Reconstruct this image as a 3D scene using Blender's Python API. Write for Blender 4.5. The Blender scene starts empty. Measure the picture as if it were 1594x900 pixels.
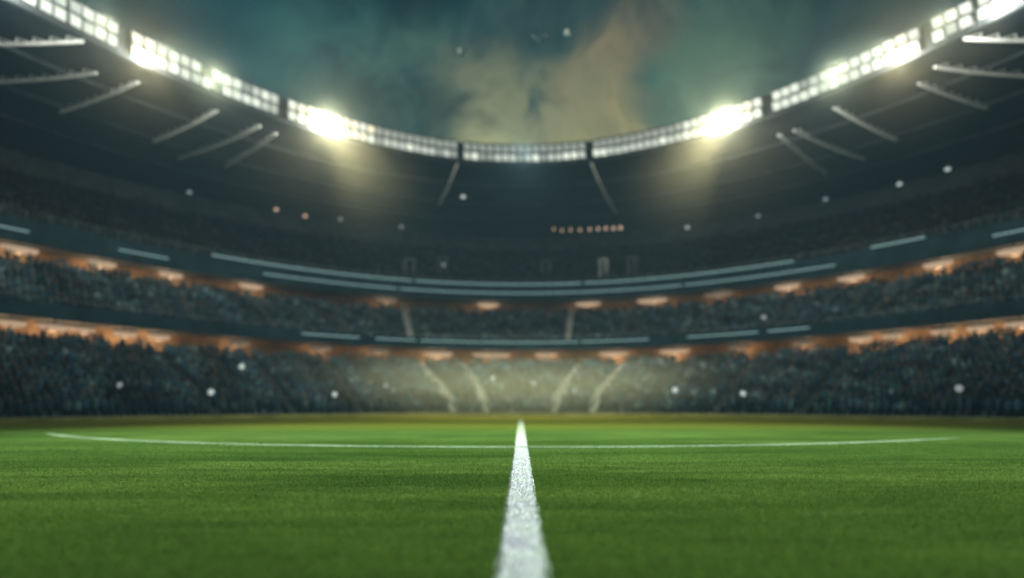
import bpy, math, random
import numpy as np
from mathutils import Vector, Matrix

random.seed(7)
RNG = np.random.default_rng(7)
SC = bpy.context.scene
COL = SC.collection
R = math.radians

# ------------------------------------------------------------------ camera
F = 900.0            # focal length in pixels of the 1594 px wide photograph
HX, HY = 811.0, 633.0
cam_d = bpy.data.cameras.new('camera')
cam = bpy.data.objects.new('camera', cam_d)
COL.objects.link(cam)
cam.location = (0, 0, 1.0)
cam.rotation_euler = (R(90), 0, 0)
cam_d.sensor_width = 36.0
cam_d.lens = F / 1594 * 36.0
cam_d.shift_x = -(HX - 797) / 1594
cam_d.shift_y = (HY - 450) / 1594
cam_d.clip_start = 0.05
cam_d.clip_end = 2000
cam_d.dof.use_dof = True
cam_d.dof.focus_distance = 8.5
cam_d.dof.aperture_fstop = cam_d.lens / 1000 / 0.10
SC.camera = cam

# ------------------------------------------------------------------ sky
SUN_EL, SUN_AZ = R(9), R(205)
w = bpy.data.worlds.new('World')
SC.world = w
w.use_nodes = True
nt = w.node_tree
nt.nodes.clear()


class NT:
    def __init__(s, t):
        s.t = t

    def n(s, kind, **kw):
        nd = s.t.nodes.new(kind)
        for k, v in kw.items():
            if k in nd.inputs.keys():
                nd.inputs[k].default_value = v
            else:
                setattr(nd, k, v)
        return nd

    def l(s, a, b):
        s.t.links.new(a, b)

    def math(s, op, a, b=None, c=None, clamp=False):
        nd = s.t.nodes.new('ShaderNodeMath')
        nd.operation = op
        nd.use_clamp = clamp
        for i, v in enumerate((a, b, c)):
            if v is None:
                continue
            if isinstance(v, (int, float)):
                nd.inputs[i].default_value = v
            else:
                s.l(v, nd.inputs[i])
        return nd.outputs[0]

    def mix(s, fac, a, b, blend='MIX'):
        nd = s.t.nodes.new('ShaderNodeMix')
        nd.data_type = 'RGBA'
        nd.blend_type = blend
        for i, v in ((0, fac), (6, a), (7, b)):
            if isinstance(v, (int, float)):
                nd.inputs[i].default_value = v
            elif isinstance(v, (tuple, list)):
                nd.inputs[i].default_value = (*v[:3], 1)
            else:
                s.l(v, nd.inputs[i])
        return nd.outputs[2]

    def noise(s, vec, scale, detail=4, rough=0.55, dist=0.0):
        nd = s.t.nodes.new('ShaderNodeTexNoise')
        nd.inputs['Scale'].default_value = scale
        nd.inputs['Detail'].default_value = detail
        nd.inputs['Roughness'].default_value = rough
        nd.inputs['Distortion'].default_value = dist
        if vec is not None:
            s.l(vec, nd.inputs['Vector'])
        return nd

    def ramp(s, fac, a, b, lo=0.0, hi=1.0, smooth=True):
        nd = s.t.nodes.new('ShaderNodeMapRange')
        nd.interpolation_type = 'SMOOTHSTEP' if smooth else 'LINEAR'
        nd.inputs['From Min'].default_value = a
        nd.inputs['From Max'].default_value = b
        nd.inputs['To Min'].default_value = lo
        nd.inputs['To Max'].default_value = hi
        s.l(fac, nd.inputs['Value'])
        return nd.outputs[0]


def lin(r, g, b):
    f = lambda c: (c / 255 / 12.92) if c / 255 <= 0.04045 else ((c / 255 + 0.055) / 1.055) ** 2.4
    return (f(r), f(g), f(b))


W = NT(nt)
tc = W.n('ShaderNodeTexCoord')
DIR = tc.outputs['Generated']
sky = W.n('ShaderNodeTexSky', sky_type='NISHITA', sun_disc=False, sun_elevation=SUN_EL, sun_rotation=SUN_AZ)
# drifting low cloud over the ground, a few separate banks of it, each with its own colour
nz = W.noise(DIR, 5.0, 4, 0.5, 0.7)
off = W.n('ShaderNodeVectorMath', operation='SUBTRACT')
W.l(nz.outputs['Color'], off.inputs[0])
off.inputs[1].default_value = (0.5, 0.5, 0.5)
sc_ = W.n('ShaderNodeVectorMath', operation='SCALE')
W.l(off.outputs[0], sc_.inputs[0])
sc_.inputs['Scale'].default_value = 0.13
ad = W.n('ShaderNodeVectorMath', operation='ADD')
W.l(DIR, ad.inputs[0])
W.l(sc_.outputs[0], ad.inputs[1])
nrm = W.n('ShaderNodeVectorMath', operation='NORMALIZE')
W.l(ad.outputs[0], nrm.inputs[0])
WD = nrm.outputs[0]
soft = W.noise(DIR, 5.0, 7, 0.62, 0.5).outputs['Fac']
wisp = W.noise(WD, 11.0, 5, 0.55, 1.4).outputs['Fac']
fine = W.math('MULTIPLY', W.ramp(soft, 0.32, 0.68, 0.35, 1.3), W.ramp(wisp, 0.32, 0.68, 0.5, 1.3))


def bank_dir(az, el):
    az, el = R(az), R(el)
    return (math.sin(az) * math.cos(el), math.cos(az) * math.cos(el), math.sin(el))


skycol = W.mix(W.ramp(soft, 0.3, 0.7), lin(7, 31, 40), lin(22, 62, 67))
# azimuth, elevation, angular radius (degrees), colour, cover
for az, el, rad, c, k in (
    (-22, 33, 9, lin(24, 70, 76), 0.5),
    (-18, 28, 8, lin(46, 92, 88), 0.6),
    (-9, 26.5, 9, lin(74, 104, 90), 0.65),
    (-4, 27.0, 6.5, lin(112, 114, 92), 0.6),
    (1, 24.5, 8.5, lin(164, 166, 120), 0.95),
    (7, 24.5, 8, lin(158, 154, 108), 0.9),
    (3, 30.5, 9, lin(58, 80, 76), 0.6),
    (10.0, 28.5, 6, lin(140, 130, 96), 0.5),
    (12.0, 31.5, 5.5, lin(118, 110, 86), 0.42),
    (14, 34.5, 5.5, lin(80, 88, 78), 0.35),
    (14.5, 27.5, 4, lin(36, 82, 80), 0.7),
    (19.5, 27, 7, lin(90, 120, 98), 0.7),
    (20, 31, 6, lin(66, 98, 84), 0.6),
    (26, 33, 6, lin(48, 78, 66), 0.45),
):
    dp = W.n('ShaderNodeVectorMath', operation='DOT_PRODUCT')
    W.l(WD, dp.inputs[0])
    dp.inputs[1].default_value = bank_dir(az, el)
    m = W.ramp(dp.outputs['Value'], math.cos(R(rad)), math.cos(R(rad * 0.15)))
    m = W.math('MULTIPLY', W.math('MULTIPLY', m, fine), k, clamp=True)
    skycol = W.mix(m, skycol, c)
cl = W.n('ShaderNodeBackground', Strength=1.0)
W.l(skycol, cl.inputs['Color'])
bg = W.n('ShaderNodeBackground', Strength=0.0015)
W.l(sky.outputs[0], bg.inputs['Color'])
addsh = W.n('ShaderNodeAddShader')
W.l(bg.outputs[0], addsh.inputs[0])
W.l(cl.outputs[0], addsh.inputs[1])
wo = W.n('ShaderNodeOutputWorld')
W.l(addsh.outputs[0], wo.inputs['Surface'])

# ------------------------------------------------------------------ moonlight
sun_d = bpy.data.lights.new('moonlight', 'SUN')
sun_d.energy = 0.02
sun_d.angle = R(0.5)
sun_d.color = (0.75, 0.88, 1.0)
sun = bpy.data.objects.new('moonlight', sun_d)
COL.objects.link(sun)
sun.rotation_euler = (R(90) - SUN_EL, 0, R(180) - SUN_AZ)

SC.view_settings.view_transform = 'Standard'
SC.view_settings.look = 'None'
SC.view_settings.exposure = 0.0
SC.view_settings.gamma = 1.0
SC.render.engine = 'CYCLES'
CY = SC.cycles
CY.use_denoising = True
CY.max_bounces = 5
CY.diffuse_bounces = 3
CY.glossy_bounces = 2
CY.volume_bounces = 0
CY.transparent_max_bounces = 8
CY.sample_clamp_indirect = 4.0
CY.caustics_reflective = False
CY.caustics_refractive = False

FLOOD = 80000.0       # watts of one bank's beam
GLARE = 7500.0        # watts of the hottest lamp clusters
HAZE = 0.00028         # density of the night air


# ------------------------------------------------------------------ helpers
def tag(o, label=None, cat=None, group=None, kind=None):
    if label:
        o['label'] = label
    if cat:
        o['category'] = cat
    if group:
        o['group'] = group
    if kind:
        o['kind'] = kind
    return o


def empty(name, loc, parent=None, rz=0.0):
    o = bpy.data.objects.new(name, None)
    o.empty_display_size = 0.3
    o.location = loc
    o.rotation_euler = (0, 0, rz)
    o.parent = parent
    COL.objects.link(o)
    return o


def mat(name, rough=0.8, spec=0.04):
    m = bpy.data.materials.new(name)
    m.use_nodes = True
    t = NT(m.node_tree)
    b = m.node_tree.nodes['Principled BSDF']
    b.inputs['Roughness'].default_value = rough
    b.inputs['Specular IOR Level'].default_value = spec
    return m, t, b


def worn(name, c, var=0.35, scale=0.6, rough=0.8, bump=0.0, fine=9.0, metal=0.0, dirt=None):
    """a painted, cast or metal surface with blotches, fine grain and streaks of wear"""
    m, t, b = mat(name, rough)
    co = t.n('ShaderNodeTexCoord').outputs['Object']
    n1 = t.noise(co, scale, 5, 0.6).outputs['Fac']
    n2 = t.noise(co, fine, 3, 0.7).outputs['Fac']
    k = t.math('MULTIPLY', t.ramp(n1, 0.3, 0.7, 1 - var, 1 + var), t.ramp(n2, 0.25, 0.75, 0.85, 1.15))
    hsv = t.n('ShaderNodeHueSaturation')
    hsv.inputs['Color'].default_value = (*c, 1)
    t.l(k, hsv.inputs['Value'])
    out = hsv.outputs[0]
    if dirt:
        out = t.mix(t.ramp(t.noise(co, scale * 2.3, 6, 0.7, 0.8).outputs['Fac'], 0.52, 0.75, 0, 0.7), out, dirt)
    t.l(out, b.inputs['Base Color'])
    t.l(t.ramp(n2, 0.2, 0.8, rough * 0.8, min(1, rough * 1.15)), b.inputs['Roughness'])
    b.inputs['Metallic'].default_value = metal
    if bump:
        bp = t.n('ShaderNodeBump', Strength=bump, Distance=0.03)
        t.l(n2, bp.inputs['Height'])
        t.l(bp.outputs[0], b.inputs['Normal'])
    return m


def glow(name, c, s, sample='NONE'):
    m, t, b = mat(name, 0.4)
    b.inputs['Base Color'].default_value = (0.15, 0.15, 0.15, 1)
    b.inputs['Emission Color'].default_value = (*c, 1)
    b.inputs['Emission Strength'].default_value = s
    m.cycles.emission_sampling = sample
    return m


class MB:
    """collects shapes, then links them as ONE mesh object"""

    def __init__(s):
        s.v, s.f, s.mi = [], [], []

    def add(s, vs, fs, mi=0):
        k = len(s.v)
        s.v += [tuple(p) for p in vs]
        s.f += [tuple(i + k for i in q) for q in fs]
        s.mi += [mi] * len(fs)

    def box(s, c, h, mi=0, M=None, bev=0.0):
        x, y, z = h
        if bev > 0:
            b = bev
            vs = []
            for zz, e in ((-z, b), (-z + b, 0), (z - b, 0), (z, b)):
                X, Y = x - e, y - e
                q = b * 0.7
                vs += [(-X + q, -Y, zz), (X - q, -Y, zz), (X, -Y + q, zz), (X, Y - q, zz), (X - q, Y, zz), (-X + q, Y, zz), (-X, Y - q, zz), (-X, -Y + q, zz)]
            fs = [tuple(range(7, -1, -1)), tuple(range(24, 32))]
            for r in range(3):
                for i in range(8):
                    j = (i + 1) % 8
                    fs.append((r * 8 + i, r * 8 + j, r * 8 + 8 + j, r * 8 + 8 + i))
        else:
            vs = [(sx * x, sy * y, sz * z) for sz in (-1, 1) for sx, sy in ((-1, -1), (1, -1), (1, 1), (-1, 1))]
            fs = [(3, 2, 1, 0), (4, 5, 6, 7), (0, 1, 5, 4), (1, 2, 6, 5), (2, 3, 7, 6), (3, 0, 4, 7)]
        vs = [Vector(p) for p in vs]
        if M is not None:
            vs = [M @ p for p in vs]
        s.add([p + Vector(c) for p in vs], fs, mi)

    def tube(s, p0, p1, r0, r1=None, n=8, mi=0):
        p0, p1 = Vector(p0), Vector(p1)
        r1 = r0 if r1 is None else r1
        d = (p1 - p0).normalized()
        a = d.orthogonal().normalized()
        b = d.cross(a)
        vs = []
        for p, r in ((p0, r0), (p1, r1)):
            for i in range(n):
                t = 2 * math.pi * i / n
                vs.append(p + (a * math.cos(t) + b * math.sin(t)) * r)
        fs = [(i, (i + 1) % n, n + (i + 1) % n, n + i) for i in range(n)]
        fs += [tuple(range(n - 1, -1, -1)), tuple(range(n, 2 * n))]
        s.add(vs, fs, mi)

    def lathe(s, prof, n=16, M=None, mi=0, sx=1.0):
        vs, fs = [], []
        for r, z in prof:
            for i in range(n):
                t = 2 * math.pi * i / n
                vs.append(Vector((r * math.cos(t) * sx, r * math.sin(t), z)))
        for k in range(len(prof) - 1):
            for i in range(n):
                j = (i + 1) % n
                fs.append((k * n + i, k * n + j, k * n + n + j, k * n + n + i))
        fs.append(tuple(range(n - 1, -1, -1)))
        q = (len(prof) - 1) * n
        fs.append(tuple(range(q, q + n)))
        if M is not None:
            vs = [M @ p for p in vs]
        s.add(vs, fs, mi)

    def build(s, name, mats, parent=None, smooth=False, loc=None):
        me = bpy.data.meshes.new(name)
        me.from_pydata(s.v, [], s.f)
        mats = mats if isinstance(mats, (list, tuple)) else [mats]
        for m in mats:
            me.materials.append(m)
        if len(mats) > 1:
            me.polygons.foreach_set('material_index', s.mi)
        if smooth:
            me.polygons.foreach_set('use_smooth', [True] * len(me.polygons))
        me.update()
        o = bpy.data.objects.new(name, me)
        o.parent = parent
        if loc is not None:
            o.location = loc
        COL.objects.link(o)
        return o


# the bowl: concentric ellipses, d = metres outwards from the lip of the roof
EA, EB = 44.0, 67.5


def ring(d, phi, z):
    return Vector(((EA + d) * math.sin(phi), (EB + d) * math.cos(phi), z))


def ring_frame(d, phi):
    """outward normal and tangent in plan"""
    t = Vector(((EA + d) * math.cos(phi), -(EB + d) * math.sin(phi), 0)).normalized()
    n = Vector((-t.y, t.x, 0))
    if n.dot(ring(d, phi, 0)) < 0:
        n = -n
    return n, t


def phi_at(px, d):
    return math.atan((px - HX) / F * (EB + d) / (EA + d))


def sweep(mb, prof, p0=-math.pi, p1=math.pi, n=220, closed=True, mi=0):
    """profile of (d, z) points carried round the bowl"""
    full = abs(p1 - p0 - 2 * math.pi) < 1e-6
    m = len(prof)
    cnt = n if full else n + 1
    vs = [ring(d, p0 + (p1 - p0) * i / n, z) for i in range(cnt) for d, z in prof]
    fs = []
    for i in range(n):
        j = (i + 1) % cnt
        for k in range(m if closed else m - 1):
            q = (k + 1) % m
            fs.append((i * m + k, i * m + q, j * m + q, j * m + k))
    if closed and not full:
        fs.append(tuple(range(m)))
        fs.append(tuple(range((cnt - 1) * m + m - 1, (cnt - 1) * m - 1, -1)))
    mb.add(vs, fs, mi)


# ------------------------------------------------------------------ materials
M = {}
M['concrete'] = worn('weathered_concrete', (0.09, 0.105, 0.115), 0.3, 0.25, 0.9, 0.15, 6, dirt=(0.09, 0.09, 0.085))
M['pale_concrete'] = worn('pale_concrete', (0.34, 0.38, 0.37), 0.25, 0.5, 0.85, 0.1, 8, dirt=(0.25, 0.26, 0.25))
M['dark_concrete'] = worn('stained_concrete', (0.05, 0.065, 0.07), 0.3, 0.3, 0.9, 0.1, 6)
M['dark_panel'] = worn('dark_panel', (0.05, 0.06, 0.07), 0.3, 0.4, 0.6, 0.0, 5)
M['housing'] = worn('black_housing', (0.035, 0.04, 0.045), 0.3, 0.8, 0.5, 0.0, 12)
M['steel'] = worn('pale_steel', (0.82, 0.86, 0.88), 0.1, 1.0, 0.5, 0.0, 14)
M['teal_paint'] = worn('teal_parapet_paint', (0.010, 0.028, 0.038), 0.35, 0.4, 0.6, 0.05, 7, dirt=(0.03, 0.05, 0.05))
M['olive_board'] = worn('olive_boards', (0.20, 0.20, 0.05), 0.3, 0.35, 0.7, 0.05, 5, dirt=(0.12, 0.12, 0.04))
M['rust_wall'] = worn('brown_render', (0.19, 0.135, 0.085), 0.4, 0.3, 0.85, 0.1, 5, dirt=(0.07, 0.045, 0.025))
M['rail'] = worn('galvanised_rail', (0.12, 0.15, 0.16), 0.2, 1.2, 0.5, 0.0, 12)


def soffit_material():
    m, t, b = mat('roof_soffit', 0.75)
    co = t.n('ShaderNodeTexCoord').outputs['Object']
    n1 = t.noise(co, 0.12, 5, 0.6).outputs['Fac']
    n2 = t.noise(co, 1.7, 4, 0.7).outputs['Fac']
    c = t.mix(t.ramp(n1, 0.35, 0.65), (0.010, 0.016, 0.028), (0.018, 0.025, 0.037))
    c = t.mix(t.ramp(n2, 0.5, 0.8, 0, 0.6), c, (0.008, 0.011, 0.018))
    t.l(c, b.inputs['Base Color'])
    return m


M['soffit'] = soffit_material()
M['lens'] = [glow('floodlight_lens_bright', (0.92, 1.0, 0.84), 0.86),
             glow('floodlight_lens_soft', (0.88, 0.97, 0.84), 0.56),
             glow('floodlight_lens_dim', (0.82, 0.92, 0.80), 0.30),
             glow('floodlight_lens_hot', (1.0, 0.91, 0.62), 0.98)]
M['warm_lens'] = glow('warm_lamp_lens', (1.0, 0.66, 0.40), 0.45)
M['warm_lens_dim'] = glow('warm_lamp_lens_dim', (1.0, 0.62, 0.38), 0.14)
M['spot_lens'] = glow('small_spot_lens', (0.85, 1.0, 0.93), 0.6)
M['spot_lens_dim'] = glow('small_spot_lens_dim', (0.85, 0.95, 1.0), 0.28)
M['bulb_lens'] = glow('festoon_bulb', (1.0, 0.66, 0.45), 0.75)
M['strip'] = glow('led_strip', (0.45, 0.80, 0.80), 0.55)

# ------------------------------------------------------------------ ground and pitch


def turf(name, blades=False):
    m, t, b = mat(name, 0.9, 0.0)
    co = t.n('ShaderNodeNewGeometry').outputs['Position']
    mp = t.n('ShaderNodeMapping')
    mp.inputs['Scale'].default_value = (0.10, 0.55, 1)
    t.l(co, mp.inputs['Vector'])
    streak = t.noise(mp.outputs[0], 1.3, 6, 0.6, 0.4).outputs['Fac']
    patch = t.noise(co, 0.16, 4, 0.55, 0.3).outputs['Fac']
    grain = t.noise(co, 7.0, 5, 0.75).outputs['Fac']
    sep = t.n('ShaderNodeSeparateXYZ')
    t.l(co, sep.inputs[0])
    y = t.math('ADD', sep.outputs[1], t.math('MULTIPLY', t.math('SUBTRACT', streak, 0.5), 2.0))
    mow = t.ramp(t.math('SINE', t.math('MULTIPLY', y, math.pi / 5.5)), -0.35, 0.35)
    c = t.mix(t.ramp(streak, 0.3, 0.7), (0.024, 0.056, 0.009), (0.094, 0.150, 0.030))
    c = t.mix(t.ramp(patch, 0.5, 0.72, 0, 0.5), c, (0.075, 0.125, 0.018))
    c = t.mix(t.math('MULTIPLY', mow, 0.35), c, (0.030, 0.075, 0.012))
    c = t.mix(t.ramp(grain, 0.45, 0.8, 0, 0.6), c, (0.020, 0.048, 0.007))
    tuft = t.noise(mp.outputs[0], 5.0, 5, 0.65, 0.6).outputs['Fac']
    c = t.mix(t.ramp(tuft, 0.45, 0.68, 0, 0.65), c, (0.022, 0.050, 0.009))
    c = t.mix(t.ramp(tuft, 0.42, 0.28, 0, 0.5), c, (0.110, 0.160, 0.045))
    # the turf colour turns olive towards the far stand
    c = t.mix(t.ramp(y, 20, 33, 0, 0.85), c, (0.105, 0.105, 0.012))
    if blades:
        at = t.n('ShaderNodeAttribute', attribute_name='tint')
        c = t.mix(0.4, t.mix(1.0, c, (1.5, 1.4, 1.3), 'MULTIPLY'), at.outputs['Color'])
        tr = t.n('ShaderNodeBsdfTranslucent')
        t.l(c, tr.inputs['Color'])
        t.l(c, b.inputs['Base Color'])
        mx = t.n('ShaderNodeMixShader')
        mx.inputs[0].default_value = 0.3
        t.l(b.outputs[0], mx.inputs[1])
        t.l(tr.outputs[0], mx.inputs[2])
        out = [n for n in m.node_tree.nodes if n.type == 'OUTPUT_MATERIAL'][0]
        t.l(mx.outputs[0], out.inputs['Surface'])
    else:
        t.l(c, b.inputs['Base Color'])
        bp = t.n('ShaderNodeBump', Strength=0.9, Distance=0.05)
        t.l(t.math('ADD', grain, t.math('MULTIPLY', streak, 1.5)), bp.inputs['Height'])
        t.l(bp.outputs[0], b.inputs['Normal'])
    return m


def paint(name, grit=1.0, tone=((0.66, 0.63, 0.68), (0.78, 0.80, 0.76)), far_shade=False, patchy=False):
    m, t, b = mat(name, 0.85, 0.2)
    co = t.n('ShaderNodeNewGeometry').outputs['Position']
    n1 = t.noise(co, 16.0, 4, 0.7).outputs['Fac']
    n2 = t.noise(co, 2.0, 4, 0.6).outputs['Fac']
    c = t.mix(t.ramp(n2, 0.3, 0.7), *tone)
    c = t.mix(t.ramp(n1, 0.42, 0.72, 0, 0.75 * grit), c, (0.25, 0.26, 0.24))
    if patchy:    # scuffed away here and there
        n3 = t.noise(co, 0.55, 4, 0.65, 0.4).outputs['Fac']
        c = t.mix(t.ramp(n3, 0.38, 0.62, 0.15, 0.85), c, (0.06, 0.12, 0.025))
    if far_shade:     # colour darkened with distance, in place of shade from blades missing there
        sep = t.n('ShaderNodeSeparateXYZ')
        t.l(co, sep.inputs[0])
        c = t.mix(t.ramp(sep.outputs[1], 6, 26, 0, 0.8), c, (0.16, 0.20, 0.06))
    t.l(c, b.inputs['Base Color'])
    bp = t.n('ShaderNodeBump', Strength=0.8, Distance=0.02)
    t.l(n1, bp.inputs['Height'])
    t.l(bp.outputs[0], b.inputs['Normal'])
    return m


g = MB()
g.add([(-170, -180, -0.03), (170, -180, -0.03), (170, 190, -0.03), (-170, 190, -0.03)], [(0, 1, 2, 3)])
tag(g.build('ground', M['concrete']), kind='structure')

g = MB()
NP = 160
g.add([(0, 0, 0)] + [ring(-7.6, 2 * math.pi * i / NP, 0) for i in range(NP)], [(0, 1 + (i + 1) % NP, 1 + i) for i in range(NP)])
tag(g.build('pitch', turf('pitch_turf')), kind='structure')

LINE_W = 0.30
line_x = lambda y: 0.028 * max(0, 1 - y / 20)
g = MB()
ys = np.linspace(-20, 41.5, 200)
vs = []
for y in ys:
    j = 0.010 * math.sin(y * 9.1) + 0.008 * math.sin(y * 23.7)
    vs += [(line_x(y) - LINE_W / 2 + j, y, 0.004), (line_x(y) + LINE_W / 2 + j * 0.6, y, 0.004)]
g.add(vs, [(2 * i, 2 * i + 1, 2 * i + 3, 2 * i + 2) for i in range(len(ys) - 1)])
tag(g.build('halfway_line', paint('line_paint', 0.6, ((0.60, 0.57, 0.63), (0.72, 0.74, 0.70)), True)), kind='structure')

g = MB()
CR, CY0 = 24.8, 38.9
th = np.linspace(R(-45), R(34), 120)
vs = []
for k, a in enumerate(th):
    e = min(1, (k + 4) / 14, (len(th) + 3 - k) / 14)
    for s in (-1, 1):
        r = CR + s * 0.20 * e
        vs.append((r * math.sin(a), CY0 - r * math.cos(a), 0.008))
g.add(vs, [(2 * i, 2 * i + 1, 2 * i + 3, 2 * i + 2)[::-1] for i in range(len(th) - 1)])
tag(g.build('circle_line', paint('worn_line_paint', 0.9, ((0.10, 0.19, 0.06), (0.22, 0.31, 0.15)), patchy=True)), kind='structure')

# grass blades near the lens


def blades(name, n, material, white):
    u = RNG.random(n)
    if white:
        y = 2.9 * (16.0 / 2.9) ** u
        x = (RNG.random(n) - 0.5) * (LINE_W + 0.02)
        keep = RNG.random(n) > np.clip((y - 6) / 10, 0, 1)
        x, y = x[keep], y[keep]
        n = len(x)
    else:
        y = 2.9 * (18.0 / 2.9) ** u
        x = (RNG.random(n) * 2 - 1) * (1.0 * y + 0.6)
        keep = (np.abs(x) > LINE_W / 2 - 0.01 + 0.03 * (RNG.random(n) - 0.3)) & (RNG.random(n) > np.clip((y - 6) / 12, 0, 1) ** 0.7)
        x, y = x[keep], y[keep]
        n = len(x)
    h = (0.014 + 0.022 * RNG.random(n)) * (0.55 if white else 1.0)
    wd = 0.0026 + 0.0022 * RNG.random(n) + y * 0.00035
    a = RNG.random(n) * math.tau
    lean = h * (0.2 + 0.8 * RNG.random(n))
    la = RNG.random(n) * math.tau
    co = np.zeros((n, 4, 3), np.float32)
    dx, dy = np.cos(a) * wd, np.sin(a) * wd
    co[:, 0] = np.stack([x - dx, y - dy, np.zeros(n)], 1)
    co[:, 1] = np.stack([x + dx, y + dy, np.zeros(n)], 1)
    mx, my = x + np.cos(la) * lean * 0.35, y + np.sin(la) * lean * 0.35
    co[:, 2] = np.stack([mx + dx * 0.7, my + dy * 0.7, h * 0.62], 1)
    co[:, 3] = np.stack([x + np.cos(la) * lean, y + np.sin(la) * lean, h], 1)
    me = bpy.data.meshes.new(name)
    me.vertices.add(4 * n)
    me.vertices.foreach_set('co', co.ravel())
    me.loops.add(6 * n)
    me.polygons.add(2 * n)
    base = (np.arange(n) * 4)[:, None]
    idx = np.concatenate([base + [0, 1, 2], base + [0, 2, 3]], 1).astype(np.int32)
    me.loops.foreach_set('vertex_index', idx.ravel())
    me.polygons.foreach_set('loop_start', np.arange(0, 6 * n, 3, dtype=np.int32))
    me.update(calc_edges=True)
    at = me.color_attributes.new('tint', 'FLOAT_COLOR', 'POINT')
    g0 = RNG.random(n)
    c = np.stack([0.115 + 0.09 * g0 ** 2, 0.185 + 0.115 * g0, 0.034 + 0.03 * g0, np.ones(n)], 1)
    dry = RNG.random(n) < 0.06
    c[dry, :3] = (0.16, 0.15, 0.06)
    at.data.foreach_set('color', np.repeat(c, 4, axis=0).astype(np.float32).ravel())
    me.materials.append(material)
    o = bpy.data.objects.new(name, me)
    COL.objects.link(o)
    return o


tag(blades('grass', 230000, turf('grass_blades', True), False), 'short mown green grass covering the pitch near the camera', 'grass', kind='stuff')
tag(blades('painted_grass', 16000, paint('painted_blades', 0.3, ((0.80, 0.77, 0.83), (0.88, 0.90, 0.86))), True), 'short grass blades painted white along the halfway line', 'grass', kind='stuff')

# ------------------------------------------------------------------ stands
LOWER = dict(d0=-7.4, z0=0.35, d1=7.0, z1=6.2, n=18)
MIDDLE = dict(d0=8.4, z0=9.05, d1=17.2, z1=14.5, n=11)
UPPER = dict(d0=18.5, z0=18.2, d1=40.1, z1=29.2, n=27)


def terrace_z(T, d):
    k = int((d - T['d0']) / (T['d1'] - T['d0']) * T['n'])
    k = max(0, min(T['n'] - 1, k))
    return T['z0'] + (T['z1'] - T['z0']) * k / (T['n'] - 1)


def terrace(T, back_d, under):
    pr = []
    for k in range(T['n']):
        da = T['d0'] + (T['d1'] - T['d0']) * k / T['n']
        db = T['d0'] + (T['d1'] - T['d0']) * (k + 1) / T['n']
        z = T['z0'] + (T['z1'] - T['z0']) * k / (T['n'] - 1)
        pr += [(da, z), (db, z)]
    pr += [(back_d, T['z1']), (back_d, under), (T['d0'], under)] if under < T['z0'] else []
    mb = MB()
    sweep(mb, pr)
    return mb


def rail(parent, d, z, p=1.15):
    mb = MB()
    n = 170
    a0, a1 = -p, p
    for i in range(n):
        q0 = ring(d, a0 + (a1 - a0) * i / n, z)
        q1 = ring(d, a0 + (a1 - a0) * (i + 1) / n, z)
        mb.tube(q0, q1, 0.035, n=6)
        mb.tube(q0 - Vector((0, 0, 0.45)), q1 - Vector((0, 0, 0.45)), 0.02, n=5)
        if i % 2 == 0:
            mb.tube(q0 - Vector((0, 0, 0.95)), q0, 0.03, n=6)
    return mb.build('handrail', M['rail'], parent)


# every aisle: foot and head given where they meet the tier
AISLES = {'lower': [], 'middle': [], 'upper': []}


def aisle(parent, T, key, pf, ph, width, m, lab=None, frac0=0.0, frac1=1.0):
    dA = T['d0'] + (T['d1'] - T['d0']) * frac0
    dB = T['d0'] + (T['d1'] - T['d0']) * frac1
    f0, f1 = phi_at(pf, dA), phi_at(ph, dB)
    mb = MB()
    n = max(2, int(T['n'] * (frac1 - frac0)) * 2)
    for i in range(n):
        t = (i + 0.5) / n
        d = dA + (dB - dA) * t
        ph_ = f0 + (f1 - f0) * t
        nr, tg = ring_frame(d, ph_)
        Mx = Matrix(((tg.x, nr.x, 0), (tg.y, nr.y, 0), (0, 0, 1))).to_3x3()
        z = T['z0'] + (T['z1'] - T['z0']) * (t * (frac1 - frac0) + frac0)
        mb.box(ring(d, ph_, z + 0.10), (width / 2, (dB - dA) / n * 0.52, 0.18), M=Mx)
    for s in (-1, 1):
        ps = []
        for i in range(n + 1):
            t = i / n
            d = dA + (dB - dA) * t
            ph_ = f0 + (f1 - f0) * t
            nr, tg = ring_frame(d, ph_)
            z = T['z0'] + (T['z1'] - T['z0']) * (t * (frac1 - frac0) + frac0)
            ps.append(ring(d, ph_, z + 1.15) + tg * s * width * 0.5)
        for i in range(n):
            mb.tube(ps[i], ps[i + 1], 0.045, n=5)
            if i % 4 == 0:
                mb.tube(ps[i], ps[i] - Vector((0, 0, 0.95)), 0.04, n=5)
    AISLES[key].append((f0, f1, width))
    o = mb.build('aisle', m, parent)
    if lab:
        o['label'] = lab
    return o


# lower stand
low = tag(empty('lower_stand', (0, 67.5, 0)), 'lower seating bowl full of spectators, curving round the far end of the pitch', 'stand', 'tiers of the stadium')


def under(p):
    """world coordinates for a child of a thing standing away from the origin"""
    return -Vector(p.location)


def put(mb, name, m, parent, **k):
    o = mb.build(name, m, parent, **k)
    o.location = under(parent)
    return o


def adopt(o, parent):
    o.location = under(parent)
    return o


put(terrace(LOWER, 7.0, -0.02), 'terrace', M['concrete'], low)
mb = MB()
sweep(mb, [(-7.62, 0.0), (-7.62, 0.26), (-7.42, 0.30), (-7.40, 0.0)])
put(mb, 'perimeter_board', M['olive_board'], low)  # its olive colour stands in for the yellow glow along the stand's foot
for pf, ph in ((560, 500), (706, 654), (758, 722), (862, 902), (921, 972), (1010, 1060), (1115, 1180), (455, 380), (330, 235), (1250, 1340)):
    c = 706 <= pf <= 921
    adopt(aisle(low, LOWER, 'lower', pf, ph, 0.42 if c else 0.6, M['pale_concrete'] if c else M['dark_concrete'], frac1=0.8 if c else 0.95), low)

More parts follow.
